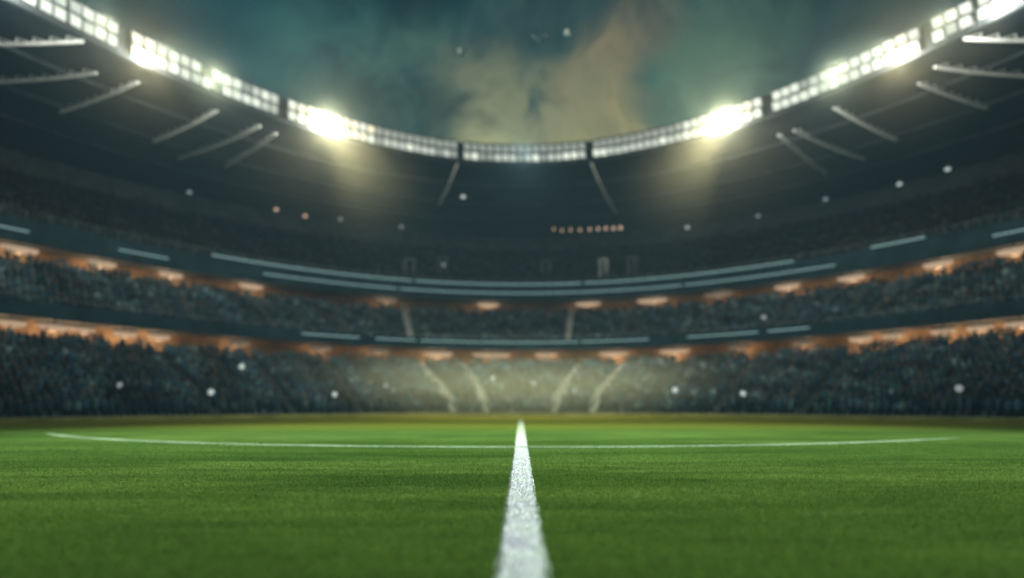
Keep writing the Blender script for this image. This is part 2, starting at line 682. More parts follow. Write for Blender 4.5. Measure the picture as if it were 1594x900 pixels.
# concourse between lower and middle tier: a warm-lit open gallery
mb = MB()
sweep(mb, [(7.02, 5.6), (11.2, 5.6), (11.2, 8.7), (11.0, 8.7), (11.0, 6.195), (7.02, 6.195)])
mid = tag(empty('middle_stand', (0, 76, 6.2)), 'middle tier of seats between the two warm-lit galleries', 'stand', 'tiers of the stadium')
put(mb, 'gallery_wall', M['rust_wall'], mid)
put(terrace(MIDDLE, 17.2, 8.48), 'terrace', M['concrete'], mid)
mb = MB()
sweep(mb, [(8.05, 8.46), (8.05, 9.75), (8.36, 9.75), (8.36, 8.46)])
put(mb, 'parapet', M['teal_paint'], mid)
adopt(rail(mid, 8.2, 10.15, 1.1), mid)
for pf, ph, pale in ((640, 628, 1), (732, 726, 0), (884, 890, 1), (962, 986, 0), (540, 515, 0), (1080, 1110, 0), (430, 395, 0), (1210, 1250, 0), (310, 265, 0), (1350, 1400, 0)):
    adopt(aisle(mid, MIDDLE, 'middle', pf, ph, 0.6, M['pale_concrete'] if pale else M['dark_concrete'], frac1=0.97), mid)

# upper stand
upp = tag(empty('upper_stand', (0, 85, 14.6)), 'dark upper tier of seats under the roof with two pale light strips along its front', 'stand', 'tiers of the stadium')
mb = MB()
sweep(mb, [(17.22, 14.2), (21.5, 14.2), (21.5, 16.9), (21.3, 16.9), (21.3, 14.49), (17.22, 14.49)])
put(mb, 'gallery_wall', M['rust_wall'], upp)
put(terrace(UPPER, 40.1, 16.72), 'terrace', M['concrete'], upp)
mb = MB()
sweep(mb, [(18.02, 16.7), (18.02, 19.0), (18.4, 19.0), (18.4, 16.7)])
put(mb, 'parapet', M['teal_paint'], upp)
mb = MB()
sweep(mb, [(40.12, 28.0), (40.12, 33.4), (40.5, 33.4), (40.5, 28.0)])
put(mb, 'back_wall', M['dark_panel'], upp)
adopt(rail(upp, 18.2, 19.75, 1.1), upp)


def strips(z, d, spans, r, parent):
    for x0, x1 in spans:
        mb = MB()
        a0, a1 = phi_at(x0, d), phi_at(x1, d)
        n = max(3, int(abs(a1 - a0) * 60))
        for i in range(n):
            mb.tube(ring(d, a0 + (a1 - a0) * i / n, z), ring(d, a0 + (a1 - a0) * (i + 1) / n, z), r, n=6)
        put(mb, 'light_strip', M['strip'], parent)


strips(19.10, 18.15, ((330, 642), (647, 905), (910, 1235), (1355, 1440)), 0.065, upp)
strips(17.75, 17.93, ((185, 262), (410, 618), (623, 1061), (1066, 1300), (1545, 1640), (-40, 45)), 0.06, upp)
strips(9.35, 7.97, ((470, 560), (585, 648), (655, 900), (905, 1010), (1070, 1180), (1195, 1260)), 0.055, mid)

# gangway portals: pale doorways let into the upper tier
for px, d, hgt, wd, pale in ((636, 24, 2.6, 1.3, 0), (688, 26, 2.4, 1.2, 0), (940, 23.6, 2.8, 0.9, 1), (985, 24.5, 2.6, 1.0, 0), (850, 26, 2.2, 1.1, 0)):
    ph = phi_at(px, d)
    nr, tg = ring_frame(d, ph)
    Mx = Matrix(((tg.x, nr.x, 0), (tg.y, nr.y, 0), (0, 0, 1))).to_3x3()
    z = terrace_z(UPPER, d) - 0.2
    mb = MB()
    for s in (-1, 1):
        mb.box(ring(d, ph, z + hgt / 2) + tg * s * wd * 0.5, (0.16, 1.2, hgt / 2), M=Mx, bev=0.03)
    mb.box(ring(d, ph, z + hgt + 0.14), (wd * 0.5 + 0.3, 1.25, 0.14), M=Mx, bev=0.03)
    mb.box(ring(d + 1.3, ph, z + hgt / 2), (wd * 0.5, 0.05, hgt / 2 - 0.01), M=Mx, mi=1)
    put(mb, 'gangway', [M['pale_concrete'] if pale else M['concrete'], M['dark_panel'] if not pale else M['pale_concrete']], upp)

# ------------------------------------------------------------------ roof
ROOF_D1, ROOF_Z0, ROOF_Z1 = 42.0, 29.75, 33.0
soffit_z = lambda d: ROOF_Z0 + (ROOF_Z1 - ROOF_Z0) * (d - 0.5) / (ROOF_D1 - 0.5)
roof = tag(empty('stadium_roof', (0, 67.5, 29.7)), 'dark ring-shaped roof with thin pale ribs on its underside', 'roof')
mb = MB()
sweep(mb, [(0.5, ROOF_Z0), (ROOF_D1, ROOF_Z1), (ROOF_D1, ROOF_Z1 + 1.2), (0.5, 31.0)])
put(mb, 'roof_deck', M['soffit'], roof)
mb = MB()
for d in (9, 18, 27):
    z = soffit_z(d)
    sweep(mb, [(d, z - 0.25), (d, z - 0.003), (d + 0.25, z - 0.003), (d + 0.25, z - 0.25)])
put(mb, 'purlin', M['dark_panel'], roof)
mb = MB()
sweep(mb, [(0.02, 29.25), (0.02, 29.45), (0.46, 29.45), (0.46, 29.25)])
sweep(mb, [(0.20, 29.45), (0.20, 31.6), (0.46, 31.6), (0.46, 29.45)])
put(mb, 'edge_beam', M['housing'], roof)


def on_soffit(px, py, drop=0.0):
    """the point of the roof's underside that lies along a sight line"""
    kx, kz = (px - HX) / F, (HY - py) / F
    best = None
    for i in range(800):
        d = 0.6 + i * 0.052
        ph = math.atan(kx * (EB + d) / (EA + d))
        y = (EB + d) * math.cos(ph)
        e = abs(1.0 + kz * y - (soffit_z(d) - drop))
        if best is None or e < best[0]:
            best = (e, d, ph)
    return best[1], best[2]


RIBS = [((130, 60), (-30, 68)), ((150, 113), (-20, 128)), ((215, 128), (95, 174)), ((338, 173), (240, 220)), ((405, 196), (280, 246)),
        ((430, 208), (352, 258)), ((712, 246), (684, 318)), ((920, 244), (958, 330)), ((1212, 210), (1285, 270)), ((1236, 203), (1345, 248)),
        ((1298, 168), (1395, 218)), ((1430, 130), (1535, 168)), ((1455, 104), (1610, 119)), ((1500, 54), (1610, 63))]
for (x0, y0), (x1, y1) in RIBS:
    d0, f0 = on_soffit(x0, y0, 0.5)
    d1, f1 = on_soffit(x1, y1, 0.5)
    d0 = max(0.8, d0)
    mb = MB()
    n = max(4, int(abs(d1 - d0) / 1.5))
    P = [ring(d0 + (d1 - d0) * i / n, f0 + (f1 - f0) * i / n, soffit_z(d0 + (d1 - d0) * i / n) - 0.5) for i in range(n + 1)]
    for i in range(n):
        mb.tube(P[i], P[i + 1], 0.11, n=10)
        mb.tube(P[i] + Vector((0, 0, 0.02)), P[i + 1] + Vector((0, 0, 0.51)), 0.03, n=5)
        mb.tube(P[i + 1] + Vector((0, 0, 0.51)), P[i + 1], 0.03, n=5)
    put(mb, 'rib', M['steel'], roof)

# ------------------------------------------------------------------ floodlight banks
BANKS = [
    (-45, 57, 'floodlight bank at the upper left edge of the picture'),
    (60, 104, 'short floodlight bank left of the dark notch, second from the left'),
    (108, 184, 'floodlight bank on the left with blurred cream lamps, third from the left'),
    (204, 434, 'long slanting floodlight bank on the left with a bright flare at its upper end'),
    (448, 712, 'floodlight bank left of the roof centre with a blinding cream flare'),
    (721, 912, 'floodlight bank at the lowest middle point of the roof edge'),
    (923, 1186, 'floodlight bank right of the roof centre with a blinding cream flare'),
    (1202, 1432, 'long slanting floodlight bank on the right, brightest at its upper end'),
    (1450, 1514, 'short floodlight bank on the right, second from the right end'),
    (1521, 1640, 'floodlight bank at the upper right edge of the picture'),
]
RD = -0.12
lamp_frame = MB()
lamp_frame.box((0, 0.10, 0), (0.43, 0.08, 0.49), bev=0.04)
for s in (-1, 1):
    lamp_frame.box((s * 0.432, -0.02, 0), (0.008, 0.06, 0.50))
    lamp_frame.box((0, -0.02, s * 0.492), (0.42, 0.06, 0.008))
frame_o = lamp_frame.build('lamp', M['housing'])
lens_o = []
for k in range(4):
    lm = MB()
    lm.lathe([(0.05, 0.0), (0.30, 0.015), (0.395, 0.05), (0.40, 0.08)], 4, M=Matrix.Rotation(R(90), 4, 'X') @ Matrix.Rotation(R(45), 4, 'Z') @ Matrix.Diagonal((1.47, 1.66, -1, 1)))
    lo = lm.build('lens', M['lens'][k])
    lens_o.append(lo)
proto_used = False
flare_px = [(505, 34), (1130, 34), (225, 20), (1405, 16), (-5, 20), (1560, 16)]


def lamp_grade(px, row):
    for f, wdt in flare_px:
        if abs(px - f) < wdt * (1.4 if 400 < f < 1200 else 1.0):
            return 3
    q = random.random()
    if 448 < px < 585 or 1060 < px < 1186:
        return 0 if q < 0.85 else 3
    if 585 <= px <= 1060:
        return 2 if row and q < 0.7 else (1 if q < 0.62 else (0 if q < 0.8 else 2))
    return 0 if q < 0.5 else (1 if q < 0.8 else 2)


for b_i, (x0, x1, lab) in enumerate(BANKS):
    f0, f1 = phi_at(x0, RD), phi_at(x1, RD)
    fm = (f0 + f1) / 2
    nm, tm = ring_frame(RD, fm)
    root = empty('floodlight_bank', ring(RD, fm, 29.45))
    tag(root, lab, 'floodlights', 'floodlight banks along the roof edge')
    mb = MB()
    sweep(mb, [(RD + 0.12, 29.50), (RD + 0.12, 31.50), (RD + 0.30, 31.50), (RD + 0.30, 29.50)], f0, f1, 24)
    for k in range(5):
        ph = f0 + (f1 - f0) * (k + 0.5) / 5
        nr, tg = ring_frame(RD, ph)
        mb.tube(ring(RD + 0.2, ph, 31.45), ring(RD + 1.4, ph, 30.9), 0.05, n=6)
    put(mb, 'housing', M['housing'], root)
    length = sum((ring(RD, f0 + (f1 - f0) * (i + 1) / 40, 0) - ring(RD, f0 + (f1 - f0) * i / 40, 0)).length for i in range(40))
    cols = max(2, round(length / 0.88))
    hot = 0
    for c in range(cols):
        ph = f0 + (f1 - f0) * (c + 0.5) / cols
        pt = ring(RD, ph, 0)
        px = HX + F * pt.x / pt.y
        nr, tg = ring_frame(RD, ph)
        for r_ in range(2):
            if (318 < px < 327 and r_ == 1) or (330 < px < 346 and r_ == 0) or (1300 < px < 1308 and r_ == 0):
                continue        # a gap where a lamp is missing
            z = 29.98 + 1.02 * r_ + random.uniform(-0.03, 0.03)
            X = -tg if nr.dot(Vector((-tg.y, tg.x, 0))) < 0 else tg
            Mx = Matrix(((X.x, nr.x, 0), (X.y, nr.y, 0), (0, 0, 1))).to_4x4()
            if Mx.determinant() < 0:
                Mx = Matrix(((-X.x, nr.x, 0), (-X.y, nr.y, 0), (0, 0, 1))).to_4x4()
            Mx = Mx @ Matrix.Rotation(R(14 + random.uniform(-5, 5)), 4, 'X') @ Matrix.Rotation(R(random.uniform(-6, 6)), 4, 'Z')
            o = frame_o if not proto_used else frame_o.copy()
            if proto_used:
                COL.objects.link(o)
            proto_used = True
            o.parent = root
            o.matrix_local = Matrix.Translation(ring(RD - 0.10, ph, z) - Vector(root.location)) @ Mx
            gk = lamp_grade(px, r_)
            src = lens_o[gk]
            l_ = src if src.parent is None else src.copy()
            if l_ is not src:
                COL.objects.link(l_)
            l_.parent = o
            l_.matrix_local = Matrix.Translation((0, -0.005, 0))
    # the beam of this bank, thrown down the pitch
    ld = bpy.data.lights.new('beam', 'SPOT')
    ld.energy = FLOOD * min(1.4, 0.3 + length / 22)
    ld.color = (0.84, 1.0, 0.92)
    ld.spot_size = R(66 if abs(fm) < 0.35 else 50)
    ld.spot_blend = 1.0
    ld.shadow_soft_size = 0.9
    lo = bpy.data.objects.new('beam', ld)
    COL.objects.link(lo)
    lo.parent = root
    src = ring(RD - 1.2, phi_at(505, RD) if x0 == 448 else phi_at(1130, RD) if x1 == 1186 else fm, 30.4)
    lo.location = src - Vector(root.location)
    tgt = Vector((src.x * 0.05, 12.0, 0))
    lo.rotation_euler = (tgt - src).to_track_quat('-Z', 'Y').to_euler()
    # some banks also rake the lower tier
    rakes = []
    if x0 == 448 or x1 == 1186:
        rakes.append((505 if x0 == 448 else 1130, (0, 61, 1.0), 1.1, 72, (1.0, 0.97, 0.70)))
    if x0 == 204 or x1 == 1432:
        e = 1 if x0 == 204 else -1
        rakes.append((225 if e > 0 else 1405, (e * 36, 45, 1.5), 0.40, 60, (0.72, 0.95, 1.0)))
    for px, aim, k, cone, c in rakes:
        sd = bpy.data.lights.new('cross_beam', 'SPOT')
        sd.energy = FLOOD * k
        sd.color = c
        sd.spot_size = R(cone)
        sd.spot_blend = 1.0
        sd.shadow_soft_size = 0.9
        so = bpy.data.objects.new('cross_beam', sd)
        COL.objects.link(so)
        so.parent = root
        sd.energy *= 0.85
        q = ring(RD - 1.3, phi_at(px, RD), 30.3)
        so.location = q - Vector(root.location)
        so.rotation_euler = (Vector(aim) - q).to_track_quat('-Z', 'Y').to_euler()
    # the hottest clusters of the bank
    for f, wdt in flare_px:
        if x0 - 3 <= f <= x1:
            big = 400 < f < 1200
            fa = phi_at(f, RD)
            pd = bpy.data.lights.new('hot_lamp', 'POINT')
            pd.energy = GLARE * (0.8 if big else 0.5)
            pd.color = (1.0, 0.97, 0.82)
            pd.shadow_soft_size = 0.6
            po = bpy.data.objects.new('hot_lamp', pd)
            COL.objects.link(po)
            po.parent = root
            po.location = ring(RD - 0.8, fa, 28.95) - Vector(root.location)
for lo in lens_o:
    if lo.parent is None:
        bpy.data.objects.remove(lo)

# ------------------------------------------------------------------ warm gallery lamps


def ordinal(i, n):
    w = ['first', 'second', 'third', 'fourth', 'fifth', 'sixth', 'seventh', 'eighth', 'ninth', 'tenth', 'eleventh', 'twelfth', 'thirteenth', 'fourteenth', 'fifteenth', 'sixteenth', 'seventeenth']
    if i == 0:
        return 'leftmost'
    if i == n - 1:
        return 'rightmost'
    return w[i] + ' from the left' if i < n / 2 else w[n - 1 - i] + ' from the right'


def warm_lamps(spec, d, z, gal, watts):
    proto = None
    n = len(spec)
    for i, (px, wdt, k) in enumerate(spec):
        ph = phi_at(px, d)
        nr, tg = ring_frame(d, ph)
        rz = math.atan2(tg.y, tg.x)
        root = empty('gallery_lamp', ring(d, ph, z), rz=rz)
        tag(root, f'warm lamp glowing under the {gal} balcony, {ordinal(i, n)} of that row', 'lamp', f'warm lamps of the {gal} gallery')
        if proto is None:
            a = MB()
            a.lathe([(0.55, 0.16), (1.0, 0.10), (1.06, 0.0), (1.0, -0.04)], 24, M=Matrix.Diagonal((1, 0.34, 1, 1)))
            a.tube((0, 0, 0.12), (0, 0, 0.40), 0.05, n=8)
            b = MB()
            b.lathe([(0.98, -0.041), (0.97, -0.16), (0.80, -0.36), (0.35, -0.48)], 24, M=Matrix.Diagonal((1, 0.34, 1, 1)))
            bo = a.build('lamp_shade', M['housing'], root, True)
            le = b.build('lens', M['warm_lens'], root, True)
            proto = (bo, le)
        else:
            bo, le = proto[0].copy(), proto[1].copy()
            for o in (bo, le):
                o.parent = root
                COL.objects.link(o)
        if k < 0.45:
            le.material_slots[0].link = 'OBJECT'
            le.material_slots[0].material = M['warm_lens_dim']
        for o in (bo, le):
            o.scale = (wdt * 1.3, 1.0 + 0.3 * k, 1.0 + 0.35 * k)
        ld = bpy.data.lights.new('warm_glow', 'POINT')
        ld.energy = watts * k
        ld.color = (1.0, 0.62, 0.33)
        ld.shadow_soft_size = 0.35
        lo = bpy.data.objects.new('warm_glow', ld)
        COL.objects.link(lo)
        lo.parent = root
        back = 1.0 if Vector((-tg.y, tg.x)).dot(Vector((nr.x, nr.y))) > 0 else -1.0
        lo.location = (0, back * 0.5, -0.6)


warm_lamps([(30, 1.2, 1.0), (158, 1.1, 0.95), (266, 1.0, 0.85), (391, 1.15, 0.7), (602, 1.2, 0.4), (760, 1.3, 0.5), (915, 1.5, 0.5), (1015, 1.7, 0.8), (1118, 1.5, 0.4), (1225, 1.2, 0.8), (1325, 1.2, 0.9), (1460, 1.1, 1.0), (1578, 1.1, 1.0)],
           18.6, 16.28, 'upper', 330)
warm_lamps([(18, 0.8, 0.5), (85, 1.0, 0.6), (130, 0.7, 0.5), (195, 0.8, 0.6), (248, 0.8, 0.55), (372, 0.9, 0.4), (500, 1.0, 0.4), (590, 1.0, 0.42), (682, 1.5, 1.0), (765, 2.0, 0.9), (850, 1.2, 0.6), (955, 1.5, 0.7), (1050, 1.5, 0.6), (1150, 0.9, 0.4), (1250, 0.9, 0.35), (1340, 0.9, 0.55), (1390, 0.8, 0.47), (1468, 0.8, 0.6), (1525, 0.8, 0.47), (1588, 0.9, 0.6)],
           9.0, 8.05, 'lower', 380)

# ------------------------------------------------------------------ spectators


def person_template(var):
    """one closed body: legs, hips, chest, shoulders, neck, head; arms grow from the shoulders"""
    vs, fs, part = [], [], []
    n = 7
    prof = [(0.10, 0.16, 0.0, 0), (0.12, 0.19, 0.42, 0), (0.13, 0.18, 0.62, 1), (0.12, 0.17, 0.85, 1), (0.11, 0.21, 1.05, 1), (0.07, 0.12, 1.13, 1), (0.05, 0.055, 1.18, 2), (0.09, 0.085, 1.27, 2), (0.075, 0.07, 1.38, 3), (0.02, 0.02, 1.42, 3)]
    if var == 'seated':
        prof = [(a, b, z * 0.82, p) for a, b, z, p in prof]
    for a, b, z, p in prof:
        for i in range(n):
            t = 2 * math.pi * i / n
            vs.append((b * math.cos(t), a * math.sin(t), z))
            part.append(p)
    for k in range(len(prof) - 1):
        for i in range(n):
            j = (i + 1) % n
            fs.append((k * n + i, k * n + j, k * n + n + j, k * n + n + i))
    fs.append(tuple(range((len(prof) - 1) * n, len(prof) * n)))
    sh = prof[4][2] - 0.02
    for s in (-1, 1):
        if var == 'cheering':
            path = [(s * 0.19, 0, sh), (s * 0.30, -0.05, sh + 0.22), (s * 0.26, -0.08, sh + 0.50)]
        elif var == 'clapping':
            path = [(s * 0.20, 0, sh), (s * 0.25, -0.10, sh - 0.25), (s * 0.05, -0.32, sh - 0.10)]
        else:
            path = [(s * 0.20, 0, sh), (s * 0.25, 0.02, sh - 0.28), (s * 0.17, -0.18, sh - 0.45)]
        k0 = len(vs)
        for q, (x, y, z) in enumerate(path):
            r = (0.055, 0.045, 0.035)[q]
            for dx, dy in ((-r, -r), (r, -r), (r, r), (-r, r)):
                vs.append((x + dx, y + dy, z))
                part.append(1 if q < 2 else 2)
        for q in range(2):
            for i in range(4):
                j = (i + 1) % 4
                fs.append((k0 + q * 4 + i, k0 + q * 4 + j, k0 + q * 4 + 4 + j, k0 + q * 4 + 4 + i))
        fs.append((k0 + 8, k0 + 9, k0 + 10, k0 + 11))
    return np.array(vs, np.float32), fs, np.array(part)


TEMPL = [person_template(v) for v in ('seated', 'standing', 'cheering', 'clapping')]
SHIRTS = np.array([(0.010, 0.026, 0.040), (0.010, 0.040, 0.046), (0.025, 0.045, 0.055), (0.05, 0.08, 0.085), (0.16, 0.21, 0.21), (0.012, 0.018, 0.032), (0.030, 0.026, 0.028), (0.045, 0.060, 0.045), (0.012, 0.040, 0.036), (0.07, 0.09, 0.07), (0.008, 0.012, 0.022), (0.015, 0.032, 0.050)])
SKIN = np.array([(0.22, 0.16, 0.13), (0.15, 0.10, 0.08), (0.08, 0.055, 0.04)])
HAIR = np.array([(0.02, 0.015, 0.012), (0.06, 0.035, 0.02), (0.20, 0.13, 0.06)])


def crowd_material():
    m, t, b = mat('crowd_clothes', 0.9, 0.0)
    at = t.n('ShaderNodeAttribute', attribute_name='clothes')
    t.l(at.outputs['Color'], b.inputs['Base Color'])
    return m


M['crowd'] = crowd_material()


def crowd(T, key, pmax, gap, fill, weights, label, bright=1.0):
    V, FL, LS, CC = [], [], [], []
    nv = nl = 0
    spots = []
    for k in range(T['n'] - (1 if T is not UPPER else 0)):
        d = T['d0'] + (T['d1'] - T['d0']) * (k + 0.55) / T['n']
        z = T['z0'] + (T['z1'] - T['z0']) * k / (T['n'] - 1)
        ph = -pmax + (k % 2) * 0.003
        fr = k / T['n']
        while ph < pmax:
            step = gap / math.hypot((EA + d) * math.cos(ph), (EB + d) * math.sin(ph))
            ph += step
            if random.random() > fill:
                continue
            a_len = math.hypot((EA + d) * math.cos(ph), (EB + d) * math.sin(ph))
            if any(abs(ph - (f0 + (f1 - f0) * fr)) * a_len < wd * 0.5 + 0.3 for f0, f1, wd in AISLES[key]):
                continue
            nr, tg = ring_frame(d, ph)
            p = ring(d + random.uniform(-0.12, 0.12), ph, z)
            spots.append((p.x, p.y, p.z, math.atan2(-nr.x, nr.y) + random.gauss(0, 0.25)))
    sp = np.array(spots)
    kinds = RNG.choice(4, len(sp), p=weights)
    for q in range(4):
        tv, tf, tp = TEMPL[q]
        S = sp[kinds == q]
        m = len(S)
        if m == 0:
            continue
        c, s = np.cos(S[:, 3])[:, None], np.sin(S[:, 3])[:, None]
        sc = (0.9 + 0.2 * RNG.random(m))[:, None]
        co = np.empty((m, len(tv), 3), np.float32)
        co[:, :, 0] = (tv[None, :, 0] * c - tv[None, :, 1] * s) * sc + S[:, 0:1]
        co[:, :, 1] = (tv[None, :, 0] * s + tv[None, :, 1] * c) * sc + S[:, 1:2]
        co[:, :, 2] = tv[None, :, 2] * sc + S[:, 2:3]
        V.append(co.reshape(-1, 3))
        flat = np.concatenate([np.array(f) for f in tf])
        lens = np.array([len(f) for f in tf])
        FL.append(((np.arange(m) * len(tv))[:, None] + flat[None, :]).ravel() + nv)
        st = np.concatenate([[0], np.cumsum(lens)[:-1]])
        LS.append(((np.arange(m) * len(flat))[:, None] + st[None, :]).ravel() + nl)
        nv += m * len(tv)
        nl += m * len(flat)
        col = np.ones((m, len(tv), 4), np.float32)
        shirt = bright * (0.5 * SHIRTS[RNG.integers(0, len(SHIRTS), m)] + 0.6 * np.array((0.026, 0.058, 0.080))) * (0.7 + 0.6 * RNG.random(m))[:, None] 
        # supporters sit in blocks: paler and darker clothes gather in clumps
        cl = np.sin(S[:, 0] * 0.55 + 1.3 * np.sin(S[:, 2] * 0.9)) * np.sin(S[:, 0] * 0.23 + S[:, 1] * 0.31 + S[:, 2] * 1.4) + 0.6 * np.sin(S[:, 0] * 1.7 + S[:, 2] * 2.3)
        shirt = shirt * (1.0 + 0.55 * np.clip(cl, -1.2, 1.6))[:, None]
        legs = SHIRTS[RNG.integers(0, 3, m)] * 0.8
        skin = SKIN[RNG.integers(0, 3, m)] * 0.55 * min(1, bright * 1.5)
        hair = HAIR[RNG.integers(0, 3, m)]
        for pi, src in enumerate((legs, shirt, skin, hair)):
            col[:, tp == pi, :3] = src[:, None, :]
        CC.append(col.reshape(-1, 4))
    V, FL, LS, CC = np.concatenate(V), np.concatenate(FL), np.concatenate(LS), np.concatenate(CC)
    me = bpy.data.meshes.new('crowd')
    me.vertices.add(len(V))
    me.vertices.foreach_set('co', V.ravel())
    me.loops.add(len(FL))
    me.loops.foreach_set('vertex_index', FL.astype(np.int32))
    me.polygons.add(len(LS))
    me.polygons.foreach_set('loop_start', LS.astype(np.int32))
    me.update(calc_edges=True)
    at = me.color_attributes.new('clothes', 'FLOAT_COLOR', 'POINT')
    at.data.foreach_set('color', CC.astype(np.float32).ravel())
    me.materials.append(M['crowd'])
    o = bpy.data.objects.new('crowd', me)
    COL.objects.link(o)
    tag(o, label, 'crowd', 'crowds in the stands', 'stuff')
    print(label, len(sp))


crowd(LOWER, 'lower', R(66), 0.52, 0.90, (0.40, 0.25, 0.2, 0.15), 'dense crowd of spectators packing the lowest tier beside the pitch', 1.35)  # clothes lightened in place of lit haze over this tier
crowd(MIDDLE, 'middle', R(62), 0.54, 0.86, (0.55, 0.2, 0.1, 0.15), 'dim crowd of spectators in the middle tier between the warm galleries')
crowd(UPPER, 'upper', R(60), 0.60, 0.80, (0.7, 0.15, 0.05, 0.10), 'dark crowd of spectators in the upper tier under the roof', 0.22)  # clothes and skin darkened, shade under the roof put into their colour

# ------------------------------------------------------------------ small lamps under the roof
ROOF_SPOTS = [(295, 298, 0, 'faint small lamp hanging under the left part of the roof'), (430, 325, 1, 'warm small lamp hanging under the roof, left one of a close pair'), (475, 335, 1, 'warm small lamp hanging under the roof, right one of a close pair'),
              (530, 340, 0, 'faint small lamp under the roof, just right of the warm pair'), (625, 352, 0, 'faint small lamp near the back of the roof, left of centre'), (721, 305, 2, 'bright small lamp hanging beside the rib left of the roof centre'),
              (1070, 353, 2, 'bright small lamp near the back of the roof, right of the string of bulbs'), (1180, 335, 0, 'faint small lamp near the back of the roof, right of the brightest one'), (1285, 309, 0, 'faint small lamp under the right part of the roof, left of two brighter ones'),
              (1400, 285, 2, 'bright small lamp under the right part of the roof, lower one of two'), (1475, 262, 2, 'bright small lamp under the right part of the roof, higher one of two')]
sp = None
for px, py, k, lab in ROOF_SPOTS:
    d, ph = on_soffit(px, py, 0.95)
    nr, tg = ring_frame(d, ph)
    root = empty('roof_lamp', ring(d, ph, soffit_z(d) - 0.95), rz=math.atan2(tg.y, tg.x))
    tag(root, lab, 'lamp', 'small lamps hanging under the roof')
    if sp is None:
        a = MB()
        a.lathe([(0.08, 0.30), (0.20, 0.22), (0.32, 0.02), (0.34, 0.0)], 16)
        a.tube((0, 0, 0.28), (0, 0, 0.97), 0.03, n=6)
        sp = a.build('lamp_shade', M['housing'], root, True)
        s_ = sp
    else:
        s_ = sp.copy()
        s_.parent = root
        COL.objects.link(s_)
    b = MB()
    b.lathe([(0.30, 0.0), (0.33, -0.10), (0.24, -0.25), (0.08, -0.31)], 16)
    b.build('lens', (M['spot_lens_dim'], M['bulb_lens'], M['spot_lens'])[k], root, True)

# a short string of warm bulbs at the back of the roof
pts = []
for px, py in ((862, 357), (875, 359), (888, 358), (903, 358), (918, 357), (931, 356), (943, 355), (955, 355), (966, 354)):
    d, ph = on_soffit(px, py, 1.2)
    pts.append(ring(d, ph, soffit_z(d) - 1.2))
root = tag(empty('light_string', pts[4]), 'short string of warm bulbs hanging at the back of the roof, right of centre', 'string lights')
mb = MB()
for i in range(len(pts) - 1):
    mid_ = (pts[i] + pts[i + 1]) / 2 + Vector((0, 0, 0.22))
    mb.tube(pts[i] + Vector((0, 0, 0.32)), mid_, 0.025, n=5)
    mb.tube(mid_, pts[i + 1] + Vector((0, 0, 0.32)), 0.025, n=5)
for p in (pts[0], pts[-1]):
    mb.tube(p + Vector((0, 0, 0.3)), p + Vector((0, 0, 1.25)), 0.025, n=5)
put(mb, 'cable', M['housing'], root)
for i, p in enumerate(pts):
    b = MB()
    r = 0.16 + 0.02 * i
    b.lathe([(0.05, 0.32), (0.07, 0.20), (r, 0.0), (r * 0.8, -r * 0.7), (r * 0.2, -r)], 12, M=Matrix.Translation(p))
    put(b, 'bulb', M['bulb_lens'], root, smooth=True)

# ------------------------------------------------------------------ pole lamps among the crowd


def on_tier(T, px, py, up):
    kx, kz = (px - HX) / F, (HY - py) / F
    best = None
    for i in range(900):
        d = T['d0'] + 0.1 + (T['d1'] - T['d0'] - 0.2) * i / 899
        ph = math.atan(kx * (EB + d) / (EA + d))
        y = (EB + d) * math.cos(ph)
        e = abs(1.0 + kz * y - (terrace_z(T, d) + up))
        if best is None or e < best[0]:
            best = (e, d, ph)
    return best[1], best[2]


POLES = [(LOWER, 327, 627, 2, 'small pale lamp on a pole low in the left crowd, close to the grass'), (LOWER, 375, 570, 2, 'small pale lamp on a pole high in the left crowd, just under the gallery'),
         (LOWER, 520, 612, 2, 'small pale lamp on a pole in the crowd left of the pale aisles'), (LOWER, 600, 598, 0, 'dim lamp on a pole in the crowd left of the leftmost pale aisle'),
         (LOWER, 767, 585, 2, 'bright lamp on a pole above the second pale aisle'), (LOWER, 831, 590, 2, 'bright lamp on a pole in the crowd straight above the halfway line'),
         (LOWER, 895, 608, 0, 'dim lamp on a pole between the two right pale aisles'), (LOWER, 1052, 622, 2, 'pale lamp on a pole in the crowd right of the pale aisles'),
         (LOWER, 1158, 637, 2, 'pale lamp on a pole at the foot of the right crowd'), (LOWER, 1495, 600, 0, 'dim lamp on a pole in the crowd at the far right'),
         (LOWER, 185, 592, 0, 'dim lamp on a pole in the dark crowd at the far left'), (MIDDLE, 1190, 503, 0, 'small lamp on a pole in the right half of the middle tier'),
         (UPPER, 690, 412, 0, 'small lamp on a pole in the upper tier left of centre')]
pp = None
